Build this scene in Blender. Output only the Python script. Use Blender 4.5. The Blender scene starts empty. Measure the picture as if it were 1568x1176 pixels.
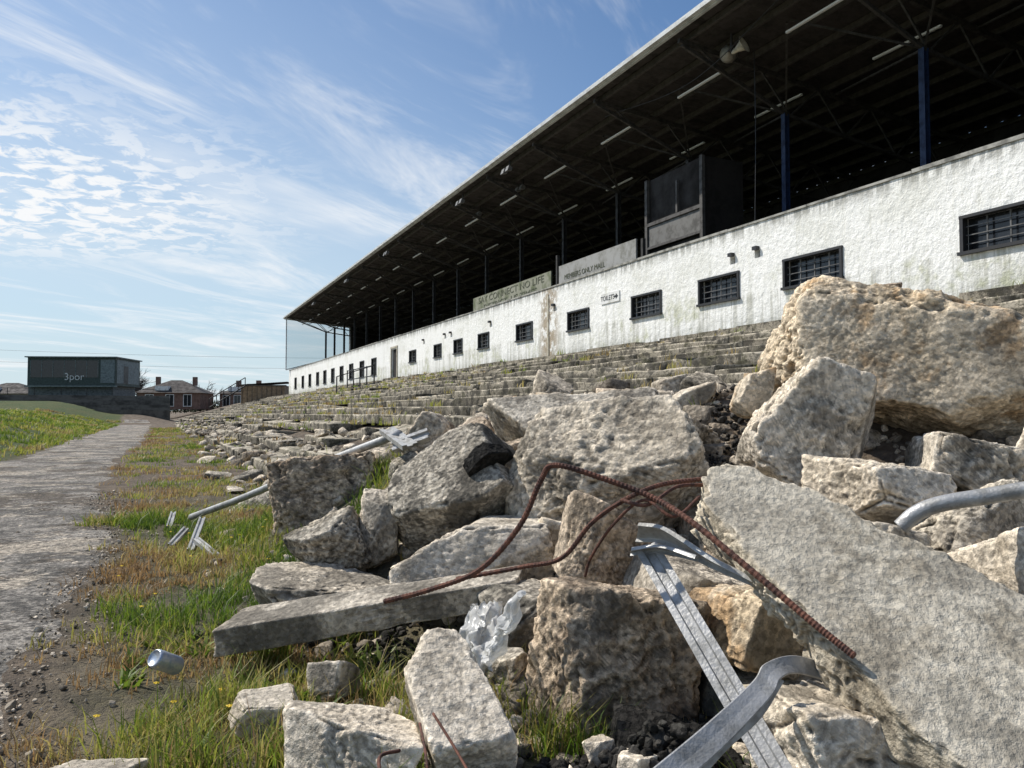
import bpy, math, numpy as np
from mathutils import Vector, Euler, Matrix
TH=math.radians(24.8); CT,ST=math.cos(TH),math.sin(TH)
rng=np.random.default_rng(7)
sc=bpy.context.scene
sc.view_settings.view_transform='Standard'; sc.view_settings.look='None'; sc.view_settings.exposure=0

# ---------------- numpy noise ----------------
def _h(ix,iy,iz):
    n=(ix.astype(np.int64)*374761393+iy.astype(np.int64)*668265263+iz.astype(np.int64)*2147483647%4294967291)&0xffffffff
    n=((n^(n>>13))*1274126177)&0xffffffff
    n=((n^(n>>16))*2246822519)&0xffffffff
    return ((n^(n>>15))&0xffff)/65535.0
def vn(p):
    i=np.floor(p); f=p-i; f=f*f*(3-2*f); i=i.astype(np.int64)
    x,y,z=i[:,0],i[:,1],i[:,2]; fx,fy,fz=f[:,0],f[:,1],f[:,2]
    def L(a,b,t): return a+(b-a)*t
    c=[[[ _h(x+a,y+b,z*7+c_*7) for c_ in (0,1)] for b in (0,1)] for a in (0,1)]
    r=L(L(L(c[0][0][0],c[1][0][0],fx),L(c[0][1][0],c[1][1][0],fx),fy),
        L(L(c[0][0][1],c[1][0][1],fx),L(c[0][1][1],c[1][1][1],fx),fy),fz)
    return r*2-1
def fbm(p,o=4):
    s=0;a=1;t=0
    for k in range(o):
        s=s+a*vn(p*(2.03**k)+17.3*k); t+=a; a*=.5
    return s/t
def fb2(x,y,s,o=3,off=0.):
    x=np.asarray(x,float);y=np.asarray(y,float)
    return fbm(np.stack([x.ravel()*s+off,y.ravel()*s-off,np.full(x.size,off*.37+.5)],1),o).reshape(x.shape)
def ss(a,b,x):
    t=np.clip((x-a)/(b-a),0,1); return t*t*(3-2*t)

# ---------------- mesh helpers ----------------
def mk(name,v,f,mat=None,parent=None,smooth=False,attr=None,loc=None,rotz=None):
    me=bpy.data.meshes.new(name)
    v=np.asarray(v,dtype=np.float32)
    if isinstance(f,np.ndarray):
        n,k=f.shape
        me.vertices.add(len(v)); me.vertices.foreach_set('co',v.ravel())
        me.loops.add(n*k); me.loops.foreach_set('vertex_index',f.astype(np.int32).ravel())
        me.polygons.add(n); me.polygons.foreach_set('loop_start',np.arange(0,n*k,k,dtype=np.int32))
        me.update(calc_edges=True); me.validate()
    else:
        me.from_pydata([tuple(map(float,a)) for a in v],[],f); me.update()
    if smooth: me.polygons.foreach_set('use_smooth',np.ones(len(me.polygons),dtype=bool))
    if attr is not None:
        a=me.attributes.new('tint','FLOAT','POINT'); a.data.foreach_set('value',np.asarray(attr,dtype=np.float32))
    o=bpy.data.objects.new(name,me); sc.collection.objects.link(o)
    if mat: me.materials.append(mat)
    if parent: o.parent=parent
    if loc is not None: o.location=loc
    if rotz is not None: o.rotation_euler=(0,0,rotz)
    return o
def empty(name,loc=(0,0,0),rotz=0):
    e=bpy.data.objects.new(name,None); sc.collection.objects.link(e); e.location=loc; e.rotation_euler=(0,0,rotz); e.empty_display_size=.2
    return e
class MB:
    def __init__(s): s.v=[]; s.f=[]
    def box(s,x0,x1,y0,y1,z0,z1):
        b=len(s.v)
        s.v+=[(x0,y0,z0),(x1,y0,z0),(x1,y1,z0),(x0,y1,z0),(x0,y0,z1),(x1,y0,z1),(x1,y1,z1),(x0,y1,z1)]
        s.f+=[[b,b+3,b+2,b+1],[b+4,b+5,b+6,b+7],[b,b+1,b+5,b+4],[b+1,b+2,b+6,b+5],[b+2,b+3,b+7,b+6],[b+3,b,b+4,b+7]]
    def bar(s,p,q,w,h=None):
        h=h or w; p=Vector(p);q=Vector(q); d=(q-p).normalized()
        up=Vector((0,0,1)) if abs(d.z)<.95 else Vector((0,1,0))
        a=d.cross(up).normalized()*w/2; c=a.cross(d).normalized()*h/2
        b=len(s.v)
        for e in (p,q): s.v+=[tuple(e-a-c),tuple(e+a-c),tuple(e+a+c),tuple(e-a+c)]
        s.f+=[[b,b+1,b+2,b+3][::-1],[b+4,b+5,b+6,b+7],[b,b+1,b+5,b+4],[b+1,b+2,b+6,b+5],[b+2,b+3,b+7,b+6],[b+3,b,b+4,b+7]]
    def poly(s,pts):
        b=len(s.v); s.v+=list(pts); s.f.append(list(range(b,b+len(pts))))
    def make(s,name,mat,parent=None,**k): return mk(name,s.v,s.f,mat,parent,**k)
_cg={}
def cube_grid(N):
    if N in _cg: return _cg[N]
    g=np.linspace(-1,1,N+1); V=[];F=[];b=0
    A,B=np.meshgrid(g,g,indexing='ij')
    for ax in range(3):
        for sg in (-1,1):
            P=np.zeros((N+1,N+1,3)); P[...,ax]=sg
            o=[(1,2),(2,0),(0,1)][ax]
            P[...,o[0]]=A; P[...,o[1]]=B
            idx=np.arange((N+1)**2).reshape(N+1,N+1)+b
            q=np.stack([idx[:-1,:-1],idx[1:,:-1],idx[1:,1:],idx[:-1,1:]],-1).reshape(-1,4)
            if sg<0: q=q[:,::-1]
            V.append(P.reshape(-1,3));F.append(q); b+=(N+1)**2
    V=np.concatenate(V);F=np.concatenate(F)
    u,inv=np.unique(np.round(V,6),axis=0,return_inverse=True); inv=np.asarray(inv).ravel()
    _cg[N]=(u,inv[F]); return _cg[N]
def polytope(dims,seed,N=30,cuts=6,k=34,rough=1.,planes=None,box_j=.2,cutr=(.58,.88),pr=None):
    r=np.random.default_rng(seed); d=np.array(dims)/2.
    V,F=cube_grid(N); p=V*d*.9
    Pn=[];Pd=[]
    if planes is None:
        for ax in range(3):
            for sg in (-1,1):
                n=np.zeros(3); n[ax]=sg; n+=r.normal(0,box_j,3); n/=np.linalg.norm(n); Pn.append(n); Pd.append(d[ax]*r.uniform(.9,1.05))
        for i in range(cuts):
            n=r.normal(0,1,3); n/=np.linalg.norm(n)
            sup=np.abs(n*d).sum(); Pn.append(n); Pd.append(sup*r.uniform(*cutr))
    else: Pn,Pd=planes
    Pn=np.array(Pn);Pd=np.array(Pd)
    o=r.uniform(0,100,3)
    # each face is either a smooth cast face or a rough fracture face
    if pr is None:
        pr=np.where(r.random(len(Pd))<.42,r.uniform(.12,.35,len(Pd)),r.uniform(.6,1.15,len(Pd)))
    pr=np.array(pr,float)
    s=float(np.mean(dims)); sc_=min(1,s/.4)
    t=np.maximum(p@Pn.T,0)/Pd
    tt=(t**k).sum(1)**(-1./k)
    wt=t**30; wt/=wt.sum(1,keepdims=True); fac=wt@pr
    edge=1-wt.max(1)
    q=p*tt[:,None]
    L=np.linalg.norm(q,axis=1,keepdims=True); nn=q/L
    w=q+.03*np.stack([fbm(q*9+o,2),fbm(q*9+o+31,2),fbm(q*9+o+67,2)],1)*sc_
    dis=s*.045*fbm(w*(2.6/s)+o,3)*(.35+.65*fac)
    st=fbm(w*(4.6/s)+o+7,2)*3.6; fl=np.floor(st); dis+=s*.042*((fl+ss(.44,.56,st-fl))/3.2)*fac
    rd=1-np.abs(fbm(w*15+o*2,4))*2
    dis+=.012*(rd-.6)*sc_*fac
    if N>=20:
        dis+=.012*sc_*fac*(np.abs(fbm(w*7.5+o+90,4))*2-.45)
        dis+=.010*fbm(q*34+o,3)*sc_*(.25+.75*fac)
        dis-=.007*ss(.45,.75,vn(q*23+o*3))*sc_*fac
        dis-=.075*sc_*edge*np.clip(fbm(q*15+o+50,3)*2.+.15,0,1)*(.6+.4*fac)
    if N>=38: dis+=.006*fbm(q*85+o,2)*(.35+.65*fac)
    return q+nn*(dis*rough)[:,None],F,np.clip(fac,0,1)
# ---------------- materials ----------------
def newmat(name):
    m=bpy.data.materials.new(name); m.use_nodes=True; nt=m.node_tree; return m,nt,nt.nodes['Principled BSDF']
class NT:
    def __init__(s,nt): s.nt=nt
    def n(s,t,**k):
        nd=s.nt.nodes.new(t)
        for a,b in k.items(): setattr(nd,a,b)
        return nd
    def put(s,sock,v):
        if v is None: return
        if isinstance(v,bpy.types.NodeSocket): s.nt.links.new(v,sock)
        else:
            if isinstance(v,tuple) and len(v)==3 and sock.type=='RGBA': v=v+(1,)
            sock.default_value=v
    def math(s,op,a,b=None,c=None,clamp=False):
        nd=s.n('ShaderNodeMath',operation=op,use_clamp=clamp)
        for i,v in enumerate((a,b,c)): s.put(nd.inputs[i],v) if v is not None else None
        return nd.outputs[0]
    def noise(s,vec,scale,detail=4,rough=.55,dist=0):
        nd=s.n('ShaderNodeTexNoise'); s.put(nd.inputs['Vector'],vec); nd.inputs['Scale'].default_value=scale
        nd.inputs['Detail'].default_value=detail; nd.inputs['Roughness'].default_value=rough; nd.inputs['Distortion'].default_value=dist
        return nd.outputs[0]
    def vor(s,vec,scale,out='Distance',feature='F1'):
        nd=s.n('ShaderNodeTexVoronoi',feature=feature); s.put(nd.inputs['Vector'],vec); nd.inputs['Scale'].default_value=scale
        return nd.outputs[out]
    def mr(s,v,a,b,c=0.,d=1.):
        nd=s.n('ShaderNodeMapRange',interpolation_type='SMOOTHSTEP'); s.put(nd.inputs[0],v)
        for i,x in enumerate((a,b,c,d)): s.put(nd.inputs[i+1],x)
        return nd.outputs[0]
    def mix(s,f,a,b,mode='MIX'):
        nd=s.n('ShaderNodeMix',data_type='RGBA',blend_type=mode); s.put(nd.inputs[0],f); s.put(nd.inputs[6],a); s.put(nd.inputs[7],b)
        return nd.outputs[2]
    def grey(s,v):
        c=s.n('ShaderNodeCombineColor'); [s.put(c.inputs[i],v) for i in range(3)]; return c.outputs[0]
    def bump(s,h,st,dist,prev=None):
        nd=s.n('ShaderNodeBump'); s.put(nd.inputs['Height'],h); s.put(nd.inputs['Strength'],st); nd.inputs['Distance'].default_value=dist
        if prev: s.put(nd.inputs['Normal'],prev)
        return nd.outputs[0]
    def coord(s,rand=True):
        tc=s.n('ShaderNodeTexCoord').outputs['Object']
        if not rand: return tc
        oi=s.n('ShaderNodeObjectInfo').outputs['Random']; v=s.n('ShaderNodeVectorMath',operation='ADD'); 
        s.put(v.inputs[0],tc); m=s.math('MULTIPLY',oi,37.); c=s.n('ShaderNodeCombineXYZ'); s.put(c.inputs[0],m); s.put(c.inputs[1],m)
        s.put(v.inputs[1],c.outputs[0]); return v.outputs[0]
    def attr(s,name='tint'):
        a=s.n('ShaderNodeAttribute'); a.attribute_name=name; return a.outputs['Fac']
def concrete(name,c1,c2,c3,pit=.5,stain=.5,agg=.5,bs=1.,tint=False,point=True,lich=.6):
    m,nt,b=newmat(name); N=NT(nt); P=N.coord()
    wm=lambda c:(c[0]*1.03,c[1]*.985,c[2]*.91)
    c1,c2,c3=wm(c1),wm(c2),wm(c3)
    nA=N.n('ShaderNodeTexNoise'); N.put(nA.inputs['Vector'],P); nA.inputs['Scale'].default_value=3.; nA.inputs['Detail'].default_value=4; nA.inputs['Roughness'].default_value=.68
    sA=N.n('ShaderNodeSeparateColor'); N.put(sA.inputs[0],nA.outputs[1])
    col=N.mix(N.mr(sA.outputs[0],.40,.64),c1,c2)
    col=N.mix(N.math('MULTIPLY',N.mr(sA.outputs[1],.51,.62),stain),col,c3)
    sp=N.n('ShaderNodeSeparateColor'); N.put(sp.inputs[0],N.vor(P,62,'Color'))
    col=N.mix(1.,col,N.grey(N.mr(sp.outputs[0],.0,1.,1-.5*agg,1+.42*agg)),'MULTIPLY')
    nB=N.noise(P,22,4,.74)
    col=N.mix(pit,col,N.grey(N.mr(nB,.37,.52,.25,1.1)),'MULTIPLY')
    if point:
        fr=N.attr(); col=N.mix(N.math('MULTIPLY',fr,.5),col,N.mix(1.,col,(.90,.83,.73),'MULTIPLY'))
    if lich: col=N.mix(N.math('MULTIPLY',N.mr(N.math('ADD',sA.outputs[2],N.math('MULTIPLY',nB,.35)),.69,.745),lich),col,(.06,.056,.048))
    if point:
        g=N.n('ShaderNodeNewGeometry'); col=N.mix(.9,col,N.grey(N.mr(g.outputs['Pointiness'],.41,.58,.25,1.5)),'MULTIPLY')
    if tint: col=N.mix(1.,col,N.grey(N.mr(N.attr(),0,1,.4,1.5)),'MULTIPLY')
    N.put(b.inputs['Base Color'],col); b.inputs['Roughness'].default_value=.95
    b.inputs['Specular IOR Level'].default_value=.2
    n2=N.bump(N.vor(P,48),.45*bs*agg+.1,.018)
    n3=N.bump(N.noise(P,42,4,.82),.75*bs,.018,n2)
    N.put(b.inputs['Normal'],n3); return m
M_con=concrete('concrete_grey',(.64,.605,.545),(.47,.44,.39),(.27,.245,.21),.45,stain=.65)
M_pale=concrete('concrete_pale',(.76,.715,.645),(.60,.56,.495),(.38,.335,.27),.45,.55,.45,lich=.5)
M_och=concrete('concrete_ochre',(.72,.65,.545),(.60,.525,.415),(.50,.34,.19),.45,.75,.5,lich=.4)
M_brn=concrete('concrete_brown',(.57,.495,.41),(.42,.355,.285),(.24,.19,.15),.6,.65,.65)
M_drk=concrete('concrete_mossy_dark',(.50,.475,.425),(.35,.33,.295),(.15,.145,.125),.6,.65,.8,lich=.8)
M_tar=concrete('broken_tarmac',(.035,.034,.033),(.022,.022,.022),(.015,.015,.015),.5,.5,1.1,1.5,lich=0,point=False)
M_slab=concrete('slab_face',(.60,.575,.51),(.48,.455,.40),(.34,.31,.255),.35,.65,.35,.85,lich=.35)
M_deb=concrete('debris_mix',(.56,.51,.44),(.42,.375,.315),(.21,.18,.145),.5,.6,.6,1.,True,False,0)
M_tard=concrete('tarmac_bits',(.06,.057,.055),(.04,.04,.038),(.025,.025,.025),.5,.5,1.,1.,True,False,0)
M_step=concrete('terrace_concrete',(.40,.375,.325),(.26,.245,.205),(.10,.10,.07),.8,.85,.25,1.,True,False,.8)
def simple(name,c,r=.6,metal=0.,var=.25,sc_=6,bump=.1,c2=None):
    m,nt,b=newmat(name); N=NT(nt); P=N.coord(False)
    c2=c2 or tuple(x*(1-var*2) for x in c)
    nz=N.noise(P,sc_,4,.68)
    N.put(b.inputs['Base Color'],N.mix(N.mr(nz,.4,.68),c,c2))
    N.put(b.inputs['Roughness'],N.mr(nz,.3,.7,r*.8,min(1,r*1.25)))
    b.inputs['Metallic'].default_value=metal
    if bump: N.put(b.inputs['Normal'],N.bump(N.noise(P,sc_*8,2),bump,.02))
    return m
M_black=simple('black_paint',(.018,.018,.02),.5,0,.2,bump=0)
M_glass=simple('dark_glass',(.02,.022,.026),.12,0,.2,bump=0)
M_steel=simple('dark_steel',(.028,.026,.025),.7,0,.3,bump=0)
M_roof=simple('roof_sheet',(.038,.032,.029),.8,0,.3,2,bump=0)
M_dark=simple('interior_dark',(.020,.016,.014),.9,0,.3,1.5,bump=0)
M_blue=simple('blue_paint',(.010,.028,.085),.6,0,.25,bump=0)
M_white=simple('white_paint',(.75,.75,.73),.6,0,.12,3,c2=(.5,.5,.46))
M_galv=simple('galvanised_metal',(.42,.42,.415),.52,.45,.15,14,.15,c2=(.24,.24,.23))
M_alu=simple('painted_metal_strip',(.46,.46,.44),.55,.2,.15,12,.15,c2=(.26,.25,.23))
M_grn=simple('grey_green_board',(.26,.26,.20),.8,0,.2,2,c2=(.11,.13,.07))
M_box=simple('box_panel',(.15,.145,.135),.7,0,.25,3)
M_tube=simple('fluorescent_tube',(.8,.8,.78),.4,0,.05,bump=0)
m,nt,b=newmat('translucent_sheet'); b.inputs['Base Color'].default_value=(.66,.74,.78,1); b.inputs['Roughness'].default_value=.25
tr=nt.nodes.new('ShaderNodeBsdfTransparent'); tr.inputs[0].default_value=(.92,.96,.97,1); ms=nt.nodes.new('ShaderNodeMixShader'); ms.inputs[0].default_value=.72
nt.links.new(b.outputs[0],ms.inputs[1]); nt.links.new(tr.outputs[0],ms.inputs[2]); nt.links.new(ms.outputs[0],nt.nodes['Material Output'].inputs[0]); M_scrn=m
m,nt,b=newmat('rusty_steel'); N=NT(nt); P=N.coord(False)
N.put(b.inputs['Base Color'],N.mix(N.mr(N.noise(P,28,4,.7),.38,.66),(.15,.06,.037),(.05,.024,.019))); b.inputs['Roughness'].default_value=.85
N.put(b.inputs['Normal'],N.bump(N.noise(P,220,2),.5,.004)); M_rust=m
# stucco
m,nt,b=newmat('white_render'); N=NT(nt); P=N.coord(False)
sx=N.n('ShaderNodeSeparateXYZ'); N.put(sx.inputs[0],P)
n0=N.noise(P,.8,4,.7); n3_=N.noise(P,3.2,5,.72)
mp=N.n('ShaderNodeMapping'); N.put(mp.inputs[0],P); mp.inputs['Scale'].default_value=(1,3.6,.26); ns=N.noise(mp.outputs[0],1.6,5,.72)
col=N.mix(N.mr(n0,.45,.7),(.86,.86,.83),(.75,.75,.70))
col=N.mix(N.mr(ns,.53,.72,0,.5),col,(.48,.48,.40))
col=N.mix(N.mr(N.noise(P,9,4,.78),.56,.68,0,.45),col,(.38,.375,.32))
low=N.math('MULTIPLY',N.mr(sx.outputs[2],3.4,2.6),N.mr(ns,.37,.57))
col=N.mix(low,col,(.20,.20,.14))
ul=N.math('MULTIPLY',N.math('MULTIPLY',N.mr(sx.outputs[2],2.8,3.55),N.mr(sx.outputs[2],3.72,3.6)),N.mr(ns,.44,.63,0,.55))
col=N.mix(ul,col,(.30,.30,.24))
grn=N.math('MULTIPLY',N.mr(n0,.52,.63),N.mr(n3_,.42,.6,0,.55)); grn=N.math('MULTIPLY',grn,N.mr(sx.outputs[2],4.4,3.2))
col=N.mix(grn,col,(.42,.44,.27))
top=N.math('MULTIPLY',N.mr(sx.outputs[2],4.85,5.22),N.mr(N.math('ADD',ns,N.math('MULTIPLY',n3_,.4)),.57,.77,0,.85))
col=N.mix(top,col,(.20,.20,.175))
pil=N.math('MULTIPLY',N.mr(N.math('ABSOLUTE',N.math('SUBTRACT',sx.outputs[1],23.0)),.95,.25),N.mr(n3_,.41,.54))
col=N.mix(pil,col,(.36,.30,.22))
N.put(b.inputs['Base Color'],col); b.inputs['Roughness'].default_value=.9
N.put(b.inputs['Normal'],N.bump(N.noise(P,6,5,.7),.78,.06)); M_stu=m
# ground
m,nt,b=newmat('ground_earth'); N=NT(nt); P=N.coord(False)
t=N.attr(); nz=N.noise(P,3,6,.75); nf=N.noise(P,24,4,.75)
dirt=N.mix(N.mr(nz,.4,.62),(.18,.14,.10),(.085,.066,.048))
gr=N.mix(N.mr(N.noise(P,.6,5,.78),.35,.6),(.06,.10,.02),(.12,.125,.035))
gr=N.mix(N.mr(nf,.35,.6,.0,.85),gr,(.03,.048,.012))
N.put(b.inputs['Base Color'],N.mix(t,dirt,gr)); b.inputs['Roughness'].default_value=1
N.put(b.inputs['Normal'],N.bump(nf,1.,.05)); M_gnd=m
# path
m,nt,b=newmat('worn_asphalt'); N=NT(nt); P=N.coord(False)
nA=N.n('ShaderNodeTexNoise'); N.put(nA.inputs['Vector'],P); nA.inputs['Scale'].default_value=1.1; nA.inputs['Detail'].default_value=7; nA.inputs['Roughness'].default_value=.76
sA=N.n('ShaderNodeSeparateColor'); N.put(sA.inputs[0],nA.outputs[1])
col=N.mix(N.mr(sA.outputs[0],.43,.57),(.33,.30,.26),(.145,.133,.115))
col=N.mix(N.mr(sA.outputs[1],.51,.58,0,.85),col,(.11,.085,.058))
col=N.mix(N.mr(sA.outputs[2],.53,.57,0,.85),col,(.47,.405,.32))
fine=N.noise(P,16,5,.8)
col=N.mix(.9,col,N.grey(N.mr(fine,.36,.6,.35,1.4)),'MULTIPLY')
vc=N.n('ShaderNodeSeparateColor'); N.put(vc.inputs[0],N.vor(P,70,'Color'))
col=N.mix(1.,col,N.grey(N.mr(vc.outputs[0],0,1,.5,1.5)),'MULTIPLY')
N.put(b.inputs['Base Color'],col); b.inputs['Roughness'].default_value=.92
N.put(b.inputs['Normal'],N.bump(fine,1.,.06)); M_path=m
# grass
m,nt,b=newmat('grass_blades'); N=NT(nt); t=N.attr()
cr=N.n('ShaderNodeValToRGB'); e=cr.color_ramp.elements; e[0].position=0; e[0].color=(.09,.16,.018,1); e[1].position=1; e[1].color=(.33,.21,.095,1)
for p,c in ((.30,(.21,.29,.035,1)),(.52,(.36,.36,.07,1)),(.72,(.44,.35,.14,1))):
    x=e.new(p); x.color=c
N.put(cr.inputs[0],t); N.put(b.inputs['Base Color'],cr.outputs[0]); b.inputs['Roughness'].default_value=.5
tr=N.n('ShaderNodeBsdfTranslucent'); N.put(tr.inputs[0],cr.outputs[0]); ms=N.n('ShaderNodeMixShader'); ms.inputs[0].default_value=.5
nt.links.new(b.outputs[0],ms.inputs[1]); nt.links.new(tr.outputs[0],ms.inputs[2]); nt.links.new(ms.outputs[0],nt.nodes['Material Output'].inputs[0]); M_grass=m

# ---------------- terrain ----------------
def c2s(x,y): return x*CT+y*ST, -x*ST+y*CT
def s2c(X,Y): return X*CT-Y*ST, X*ST+Y*CT
def mound(X,Y):
    h=.35*(X-1.35)+.22*(Y-2.3)
    h=np.minimum(np.maximum(h,0),1.12)
    return h*ss(.1,1.5,X)*(1-ss(5.0,7.2,Y))*ss(-1.5,1.2,Y)*(1-ss(5,7.5,X))
def gh(X,Y):
    X=np.asarray(X,float);Y=np.asarray(Y,float)
    z=np.where(X<-2.7,1.05*ss(0,1,(-2.7-X)/6.5),0.)
    ter=np.clip((X-1.6)*.2676,0,2.62)-.10*ss(1.2,1.9,X)
    ter=np.where(X>1.2,ter,0)
    z=z+np.maximum(ter,mound(X,Y))
    z=z+1.1*ss(70,84,Y)*(1-ss(-2,3,X))
    near=ss(75,30,np.hypot(X,Y))
    rough=(.035*fb2(X,Y,1.7,3,3.1)+.018*fb2(X,Y,7,3,9.))*near
    amp=.25+1.1*ss(-.45,.3,X)
    amp=np.where(X<-2.9,3.,amp)
    return z+rough*amp
def ax(lo,hi,step,far,g=1.22):
    a=list(np.arange(lo,hi,step)); d=step; x=hi
    up=[]
    while x<far: up.append(x); d*=g; x+=d
    up.append(far); d=step; x=lo-step; dn=[]
    while x>-far: dn.append(x); d*=g; x-=d
    dn.append(-far); return np.array(dn[::-1]+a+up)
Xs=ax(-4,5.5,.06,3000,1.12); Ys=ax(-1,12,.06,3000,1.06)
A,B=np.meshgrid(Xs,Ys,indexing='ij'); Z=gh(A,B)
idx=np.arange(A.size).reshape(A.shape)
q=np.stack([idx[:-1,:-1],idx[1:,:-1],idx[1:,1:],idx[:-1,1:]],-1).reshape(-1,4)
kind=np.clip(ss(-2.6,-3.1,A+.25*fb2(A,B,1.2,3,1.))+ .35*ss(-.5,0,A)*ss(1.8,1.0,A+.5*fb2(A,B,1.5,3,5.))*ss(13,7,B),0,1)
mk('ground',np.stack([A.ravel(),B.ravel(),Z.ravel()],1),q,M_gnd,smooth=True,attr=kind.ravel(),rotz=TH)
Yp=np.concatenate([np.arange(-2,14,.08),np.arange(14,76,.4)]); nx=46
tt=np.linspace(0,1,nx)
def pedge(Y): Y=np.asarray(Y,float); return -.36+.24*fb2(Y,Y*0,.9,4,2.)+.09*fb2(Y,Y*0,5,2,4.)-.30*ss(7,13,Y)*ss(30,18,Y)
xr=pedge(Yp); xl=-2.75+.3*fb2(Yp,Yp*0,.6,4,7.)
A=xl[:,None]+(xr-xl)[:,None]*tt[None]; B=np.repeat(Yp[:,None],nx,1)
Z=gh(A,B)+.018*np.minimum(1,np.minimum(tt,1-tt)*12)[None]-.004+.014*fb2(A,B,3,4,8.)
idx=np.arange(A.size).reshape(A.shape)
q=np.stack([idx[:-1,:-1],idx[:-1,1:],idx[1:,1:],idx[1:,:-1]],-1).reshape(-1,4)
mk('path',np.stack([A.ravel(),B.ravel(),Z.ravel()],1),q,M_path,smooth=True,rotz=TH)

# ---------------- terrace steps ----------------
V,F=cube_grid(8); Vv=[];Ff=[];T=[];b=0; r=np.random.default_rng(3)
for i in range(14):
    y=-2.+r.uniform(0,1)
    while y<94:
        L=r.uniform(2.2,5.2); y1=y+L
        X0=1.6+.71*i; zt=.19*(i+1)
        dz=r.normal(0,.008); tilt=r.normal(0,.004); ti2=r.normal(0,.012)
        if r.random()<.12: dz-=r.uniform(.03,.12); ti2+=r.normal(0,.07); tilt+=r.normal(0,.02)
        if i<4 and r.random()<.25: dz-=.07; ti2+=r.normal(0,.10); tilt+=r.normal(0,.025)
        if r.random()>(.08 if i<4 else .03):
            p=V*np.array([.39,L/2-.010,.105])
            c=np.array([X0+.36+r.normal(0,.012),(y+y1)/2,zt-.105+dz])
            w=p+c; w2=w+np.array([5.,2.,1.])*i
            n=fbm(w2*3.5,3)[:,None]; n2=fbm(w2*11,3)[:,None]
            p=p*(1-.05*np.abs(n2)*np.array([1,.2,1]))+np.array([1,.2,.5])*(.014*n+.016*n2)
            edge=np.maximum(0,-p[:,0]/.39)*np.maximum(0,p[:,2]/.105)*np.maximum(0,n[:,0]*2.2-.2)
            p[:,0]+=edge*.20; p[:,2]-=edge*.09
            p[:,2]+=p[:,1]*tilt+p[:,0]*ti2
            Vv.append(p+c); Ff.append(F+b); b+=len(V)
            tv=r.uniform(.3,.65)+np.where(V[:,2]>.9,.35,-.22+.1*V[:,2])  # light tops, dark risers: moss plus grazing-sun shade put into the tint
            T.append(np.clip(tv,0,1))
        y=y1
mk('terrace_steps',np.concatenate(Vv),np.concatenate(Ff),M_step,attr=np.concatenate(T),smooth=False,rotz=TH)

# ---------------- debris masses ----------------
TPL=[polytope((1,.8,.6),900+i,N=5,cuts=7,rough=.6)[0] for i in range(10)]; TF=cube_grid(5)[1]
def stones(name,X,Y,S,mat,seed,zoff=0,zf=gh,tint=(.0,1.)):
    r=np.random.default_rng(seed); n=len(X); Z=zf(X,Y)+zoff
    out=[];T=[]
    for k in range(n):
        e=Euler((r.normal(0,.5),r.normal(0,.5),r.uniform(0,6.28))).to_matrix()
        p=TPL[k%10]*S[k]@np.array(e).T
        out.append(p+np.array([X[k],Y[k],Z[k]+S[k]*.12])); T.append(np.full(len(p),r.uniform(*tint)))
    Fx=(TF[None]+(np.arange(n)*len(TPL[0]))[:,None,None]).reshape(-1,4)
    return mk(name,np.concatenate(out),Fx,mat,attr=np.concatenate(T),rotz=TH)
def terz(X,Y):
    i=np.floor((X-1.6)/.71)+1
    return np.where(X>1.6,np.maximum(.19*i,gh(X,Y)),gh(X,Y))
r=np.random.default_rng(11)
X=r.uniform(.3,5,4800);Y=r.uniform(1.0,8.,4800); k=r.random(4800)<ss(.2,1.4,X)*.9+.1; X,Y=X[k],Y[k]
stones('rubble_debris',X,Y,np.exp(r.normal(-3.2,.6,len(X))).clip(.012,.2),M_deb,1)
X=1.3+r.gamma(1.0,1.8,1500);Y=4+66*r.random(1500)**1.6; k=X<11.3; X,Y=X[k],Y[k]
stones('terrace_debris',X,Y,(np.exp(r.normal(-3.1,.65,len(X)))*np.where(X<3.0,1.6,.85)).clip(.02,.32),M_deb,2,zf=terz)
Yq=r.uniform(1,11,3400); X=pedge(Yq)+r.normal(.02,.15,3400); X[2000:]=r.uniform(-2.7,-.4,1400);Y=Yq
stones('path_gravel',X,Y,np.exp(r.normal(-4.7,.5,3400)).clip(.004,.04),M_deb,3,zoff=.006)
heaps=((.40,2.04,560,.12,.18),(.95,3.9,240,.16,.05),(1.15,4.4,200,.2,.06),(1.75,3.15,160,.14,.05),(.55,2.35,160,.1,.06),(1.3,4.9,150,.25,.06),(.2,1.98,200,.1,.05),(-.1,2.0,80,.12,.02),(.3,3.4,160,.16,.05),(-.5,3.3,120,.15,.04))
cx=[];cy=[];cs=[]
for (x,y,n,s,hh) in heaps:
    a,bb=c2s(x,y); cx.append(r.normal(a,s,n)); cy.append(r.normal(bb,s,n)); cs.append(np.exp(r.normal(-3.95,.45,n)))
cx=np.concatenate(cx);cy=np.concatenate(cy);cs=np.concatenate(cs)
def hz_(X,Y):
    z=gh(X,Y)
    for (x,y,n,s,hh) in heaps:
        a,bb=c2s(x,y); z=z+hh*np.exp(-((X-a)**2+(Y-bb)**2)/(1.6*s*s))*np.random.default_rng(n).uniform(.4,1,len(X))
    return z
stones('tarmac_fragments',cx,cy,cs,M_tard,5,zoff=.01,zf=hz_)

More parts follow.
